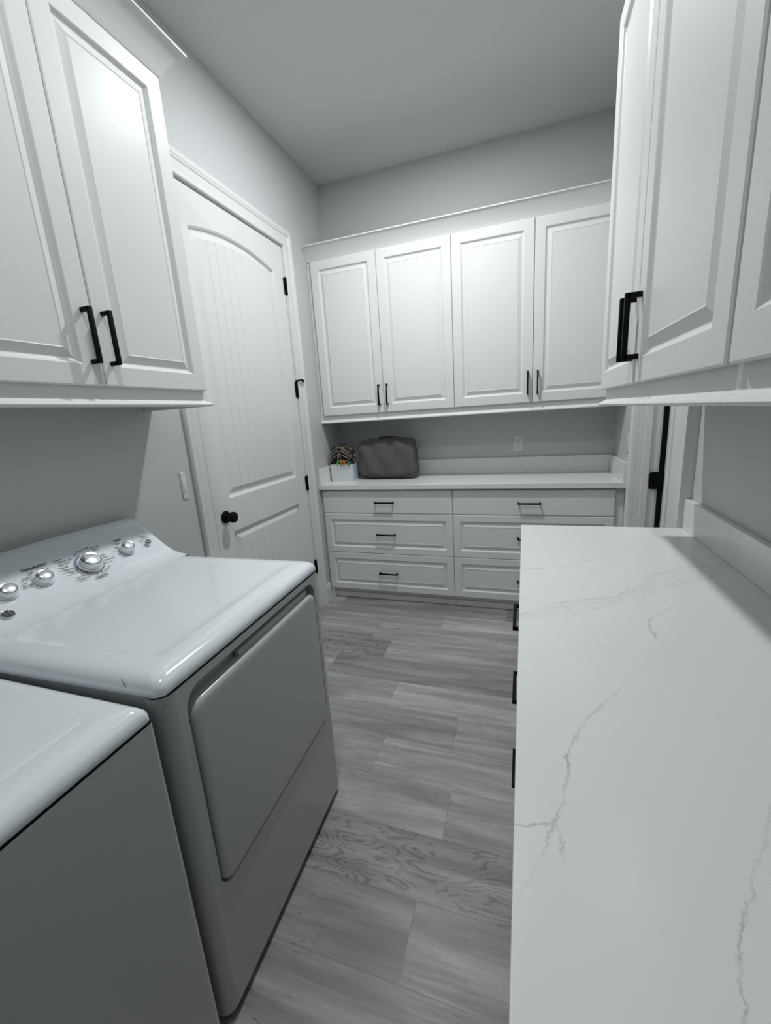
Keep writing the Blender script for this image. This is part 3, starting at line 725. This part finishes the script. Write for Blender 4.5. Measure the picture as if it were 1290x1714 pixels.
# controls on the sloping console face
n_ = Vector((.115, 0, .13)).normalized()
t_up = Vector((-.13, 0, .115)).normalized()
def fpos(y, s):
    """point on face: s metres up the slope from the middle"""
    k = 1.02; return Vector((-1.303, y, 1.0015)) + t_up*s
def kframe(x, y, z):
    return Fr((x, y, z), (0, 1, 0), t_up, n_)
def onface(p):
    """drop p on the console face plane"""
    A = Vector((-1.316, 0, 1.0125+.0031)); p = Vector(p); return p - n_*((p-A).dot(n_))
def knob(p, r, h, name='knob', ticks=False):
    q = onface(p); fr = Fr(q, (0, 1, 0), t_up, n_)
    bm = new(); lathe(bm, fr, [(r*1.18, -.004), (r*1.18, .0012), (r*1.13, .002), (r*1.05, .0022)], 40)
    pt = finish('knob_seat', bm, M_plastic, con, smooth=40)
    bm = new(); lathe(bm, fr, [(r, .002), (r, .004), (r*.97, h*.55), (r*.93, h*.8), (r*.86, h*.93)], 40); kb = finish(name, bm, M_satin, con, smooth=40)
    bm = new(); lathe(bm, fr, [(r*.93, h*.78), (r*.90, h*.93), (r*.84, h), (r*.74, h*.985), (r*.70, h*.93)], 40, cap=True); finish('chrome_ring', bm, M_chrome, kb, smooth=40)
    bm = new(); lathe(bm, fr, [(r*.73, h*.9), (r*.73, h*.99), (r*.70, h*1.01)], 40); finish('knob_face', bm, M_satin, kb, smooth=40)
    bm = new(); fr2 = Fr(q, (0, .8, 0), t_up, n_)
    fbox(bm, Fr(q, Vector((0, 1, 0)), t_up, n_), -r*.92, -r*.55, r*.05, r*.42, h*.80, h*1.01); finish('pointer', bm, M_ink, kb)
    return fr
kmain = knob((-1.2950, .8760, 1.0015), .030, .024, 'cycle_knob')
k2 = knob((-1.2995, .7420, 1.0030), .0215, .020)
k3 = knob((-1.2980, .6500, 1.0015), .0215, .020)
k4 = knob((-1.3010, 1.0130, 1.0045), .0205, .020)
bm = new(); q = onface((-1.2985, 1.0975, 1.0010)); lathe(bm, Fr(q, (0, 1, 0), t_up, n_), [(.0095, -.002), (.0095, .003), (.0085, .0042), (.003, .005)], 24)
finish('start_button', bm, M_grey, con, smooth=40)
# dial band of the main knob: blue arc and dark dashes
def arc_band(fr, r0, r1, t0, t1, n, dash, material, name):
    bm = new()
    for i in range(n):
        a = math.radians(t0+(t1-t0)*i/n); b = math.radians(t0+(t1-t0)*(i+dash)/n)
        vs = [bm.verts.new(fr(r*math.cos(t), r*math.sin(t), .0008)) for r, t in ((r0, a), (r1, a), (r1, b), (r0, b))]
        bm.faces.new(vs)
    finish(name, bm, material, con)
arc_band(kmain, .0365, .0405, 95, 185, 24, 1.0, M_blue, 'dial_band')
arc_band(kmain, .0365, .0405, 195, 345, 13, .7, M_ink, 'dial_band')
# emblem
q = onface((-1.2497, .6138, .9587)); q = Vector((-1.2497, .6138, .9605)); nl = Vector((.50, 0, .86)).normalized(); tl = Vector((-.86, 0, .50)).normalized(); fe = Fr(q, (0, 1, 0), tl, nl)
bm = new(); lathe(bm, fe, [(.0150, -.003), (.0150, .002), (.0135, .0035), (.0120, .0030)], 36); em = finish('emblem', bm, M_chrome, con, smooth=40)
bm = new(); lathe(bm, fe, [(.0121, .0028), (.0119, .0034)], 36); finish('emblem_face', bm, M_ink, em)
bm = new()
for k_ in range(2):
    cx = -.0042+.0084*k_; pts = []
    for i in range(26):
        a = 2*math.pi*i/20+.6; rr = .0042*(1-.018*i); pts.append(fe(cx+rr*math.cos(a)*(1 if k_ else -1), rr*math.sin(a)*1.25, .0038))
    tube(bm, pts, .0005, 6)
for i in range(4):
    a = math.pi/4+math.pi/2*i; pts = [fe(.0098*math.cos(a+.25*s), .0098*math.sin(a+.25*s), .0038) for s in (-1, -.5, 0, .5, 1)]; tube(bm, pts, .0005, 6)
finish('emblem_monogram', bm, M_chrome, em)
# lettering
def lab(s, y, up_, size, frk, bold=.0, center=False, name='lettering'):
    f = Fr(frk(y, up_, .0013), frk.u, frk.v, frk.w); return text(name, s, f, size*1.04, con, bold=bold+.00018, center=center)
lab('Temperature', -.0285, .044, .0115, k2, .0002); lab('High', -.022, .030, .0072, k2); lab('Medium', -.043, .018, .0070, k2); lab('Low', -.052, .004, .0070, k2); lab('Anti\nBacterial', .010, .031, .0055, k2); lab('Extra Low', -.056, -.007, .0060, k2)
lab('E-Dry', -.040, .042, .0115, k3, .0002)
lab('Signal', -.018, .040, .0110, k4, .0002); lab('Loud', -.021, .026, .0072, k4); lab('Off', -.036, .012, .0072, k4)
f5 = Fr(onface((-1.2985, 1.0975, 1.001)), (0, 1, 0), t_up, n_); lab('Start', -.013, .024, .0098, f5, .0002); lab('Hold to start', -.014, .016, .005, f5)
for s, y, u_ in (('Cottons', -.080, .046), ('Mixed Loads', -.070, .036), ('Easy Care', -.077, .024), ('Casuals', -.081, .013), ('Delicates', -.078, .002), ('Speed Dry', -.070, -.010), ('Less Dry', -.066, -.036), ('More Dry', -.060, -.046),
                 ('Off', -.020, .046), ('Damp', -.008, .052), ('Towels', .012, .056), ('Warm Up', .036, .050), ('Bulky', .042, .040), ('Fluff', .046, .010), ('Rinse', .046, .000), ('Dewrinkle', .044, -.012), ('20', -.012, -.048), ('30', .000, -.050), ('40', .012, -.048), ('50', .023, -.044), ('60', .034, -.038)):
    lab(s, y, u_, .0070, kmain)
lab('Timed Dry', -.022, -.061, .0085, kmain, .0002)
# small scratch on the deck side
bm = new(); tube(bm, [(-.730, .4995, .935), (-.724, .4995, .918), (-.727, .4990, .906)], .0007, 6); finish('scratch', bm, M_grey, dry)

# ------------------------------------------------------------------ things on the back counter
# grey soft bag
def bag():
    t = thing('storage_bag', 'dark grey soft canvas bag with black top handle standing on the back counter', 'bag', (-.99, 3.03, .914))
    bm = new(); bmesh.ops.create_cube(bm, size=2.0); bmesh.ops.subdivide_edges(bm, edges=bm.edges[:], cuts=14, use_grid_fill=True)
    for v in bm.verts:
        x, y, z = v.co; p = 7.0
        l = (abs(x)**p+abs(y)**p+abs(z)**p)**(1/p); x, y, z = x/l, y/l, z/l
        hz = .150+.006*x-.010*(1 if x < -.6 else 0)*max(0, z)          # height
        X = .222*x; Y = .080*y*(1-.16*max(0, z)); Z = z*hz
        if z < 0: X *= 1+.05*(-z)
        X -= .004*z
        nfold = .006*math.sin(9*x+3*z+2*y)+.004*math.sin(17*x-11*z)+.003*math.sin(26*z+5*x)
        Y += nfold*(1 if y < 0 else .4)*(abs(y) > .5); Z += .006*math.sin(5*x+1)*(z > .5) - .010*(1-x*x)*0
        X += .005*math.sin(8*z)*(abs(x) > .8)
        v.co = Vector((-.993+X, 3.050+Y, 1.071+Z))
        if z <= -.9: v.co.z = max(v.co.z, .9155)
    finish('bag_body', bm, M_bag, t, smooth=80)
    # zip line and base band
    bm = new(); pts = [(-1.195, 2.966, 1.205), (-1.12, 2.962, 1.222), (-1.0, 2.962, 1.230), (-.88, 2.964, 1.230), (-.815, 2.968, 1.208)]
    tube(bm, pts, .003, 6); finish('zip', bm, M_bagd, t)
    bm = new(); pts = [(-1.218, 2.974, .944), (-1.10, 2.957, .938), (-.98, 2.955, .936), (-.86, 2.959, .942), (-.79, 2.978, .958), (-.768, 3.02, .985)]
    tube(bm, pts, .0035, 6); finish('piping', bm, M_bagd, t)
    bm = new(); pts = [(-1.05, 3.02, 1.222), (-1.03, 3.01, 1.228), (-.99, 3.005, 1.233), (-.95, 3.005, 1.232), (-.92, 3.01, 1.224)]
    tube(bm, pts, .008, 8); finish('carry_handle', bm, M_bagd, t, smooth=60)
bag()
# white card box with contents
def boxes():
    ang = math.radians(4)
    cx, cy = -1.336, 2.985
    t = thing('storage_box', 'small open white box in the left corner of the back counter', 'box', (cx, cy, .914))
    fr = Fr((cx, cy, .9145), (math.cos(ang), math.sin(ang), 0), (-math.sin(ang), math.cos(ang), 0), (0, 0, 1))
    bm = new(); W, D, Hh, T = .088, .075, .132, .003
    o0 = ring(bm, fr, rrect(-W, W, -D, D, .004, 3), 0); o1 = ring(bm, fr, rrect(-W-.002, W+.002, -D-.002, D+.002, .004, 3), Hh)
    i1 = ring(bm, fr, rrect(-W-.002, W+.002, -D-.002, D+.002, .004, 3, T), Hh); i0 = ring(bm, fr, rrect(-W, W, -D, D, .004, 3, T), .004)
    bm.faces.new(o0[::-1]); bridge(bm, o0, o1); bridge(bm, o1, i1); bridge(bm, i1, i0); bm.faces.new(i0)
    finish('box_body', bm, M_box, t, smooth=40)
    # camouflage cap with mesh back, crumpled, sitting in the box
    c = thing('cap', 'camouflage and black cap with tan straps crumpled in the white box', 'cap', (cx, cy, 1.02))
    bm = new(); bmesh.ops.create_uvsphere(bm, u_segments=40, v_segments=24, radius=1)
    for v in bm.verts:
        x, y, z = v.co; f = 1+.05*math.sin(7*x+5*y)+.04*math.sin(11*z+9*x)
        v.co = Vector((cx-.004+.105*x*f*(1 if z > -.2 else .78), cy+.068*y*f, 1.095+(.100*z*f if z > 0 else .055*z)))
        v.co.x = max(v.co.x, XL+.027 if v.co.z < 1.035 else XL+.006)
    finish('crown', bm, M_camo, c, smooth=80)
    bm = new()
    for k_ in range(3):
        pts = []
        for i in range(14):
            a = math.pi*(.98-.90*i/13); pts.append((cx-.004+(.100-.012*k_)*math.cos(a), cy-.060-.010*math.sin(a)*(1+.3*k_), 1.062+(.108-.026*k_)*math.sin(a)+.004*math.sin(5*a)))
        tube(bm, pts, .0042, 6)
    finish('strap', bm, M_tan, c, smooth=60)
    bm = new(); prev = None
    for i in range(15):                                           # black brim
        a = math.pi*(1.0-1.0*i/14); r_ = .088+.008*math.sin(6*a)
        p = [(cx+.005+r_*math.cos(a), cy-.050-.030*math.sin(a), 1.050+.040*math.sin(a)), (cx+.005+(r_+.02)*math.cos(a)*.95, cy-.052-.022*math.sin(a), 1.042+.026*math.sin(a)), (cx+.005+(r_-.02)*math.cos(a), cy-.03, 1.070+.050*math.sin(a))]
        q = [bm.verts.new(x) for x in p]
        if prev:
            for j in range(2): bm.faces.new((prev[j], prev[j+1], q[j+1], q[j]))
        prev = q
    bmesh.ops.solidify(bm, geom=bm.faces[:], thickness=.003); finish('brim', bm, M_bagd, c, smooth=60)
    def cord(name, pts, r, mt, label, cat):
        P = []
        for i in range(len(pts)-1):
            for s in range(5):
                P.append(Vector(pts[i]).lerp(Vector(pts[i+1]), s/5))
        P.append(Vector(pts[-1])); bm = new(); tube(bm, P, r, 8); return tag(finish(name, bm, mt, smooth=60), label, cat)
    zf = 1.047
    cord('stick', [(cx-.036, cy-.062, zf-.01), (cx-.022, cy-.072, zf+.035), (cx-.005, cy-.070, zf+.082)], .0045, M_pink, 'thin pale pink stick leaning out of the white box', 'stick')
    def tangle(name, x0, x1, mt, label, cat, seed, r, z0, z1):
        R = random.Random(seed); bm = new()
        for k_ in range(5):
            pts = []; xa = R.uniform(x0, x1); xb = R.uniform(x0, x1)
            for i in range(13):
                s = i/12; pts.append((cx+xa+(xb-xa)*s+.006*math.sin(9*s+k_), cy-.078+.010*math.sin(5*s+k_*2), zf+z0+(z1-z0)*math.sin(math.pi*s)*R.uniform(.8, 1)))
            tube(bm, pts, r, 6)
        return tag(finish(name, bm, mt, smooth=60), label, cat)
    tangle('orange_cord', -.015, .066, M_cord, 'tangle of orange cord hanging over the front of the white box', 'cord', 3, .0028, -.010, .034)
    tangle('green_string', -.022, .010, M_green, 'small bunch of bright green string at the front of the white box', 'string', 5, .0030, -.008, .036)
    tangle('teal_string', .066, .084, M_teal, 'bit of teal string at the right end of the white box', 'string', 8, .0022, -.006, .022)
boxes()

# ------------------------------------------------------------------ ceiling downlights (outside the frame)
for i, (lx, ly, e) in enumerate(LIGHTS):
    t = thing('ceiling_light', ['round recessed downlight in the ceiling nearer the back wall', 'round recessed downlight in the ceiling above the dryer'][i], 'ceiling light', (lx, ly, ZC))
    f = Fr((lx, ly, ZC), (1, 0, 0), (0, -1, 0), (0, 0, -1))
    bm = new(); lathe(bm, f, [(.050, .0002), (.060, .0002), (.059, .005), (.053, .006), (.048, .003)], 40, cap=False); finish('trim_ring', bm, M_plastic, t, smooth=40)
    bm = new(); lathe(bm, f, [(.0475, .0005), (.0475, .003)], 40); finish('lens', bm, M_lens, t)
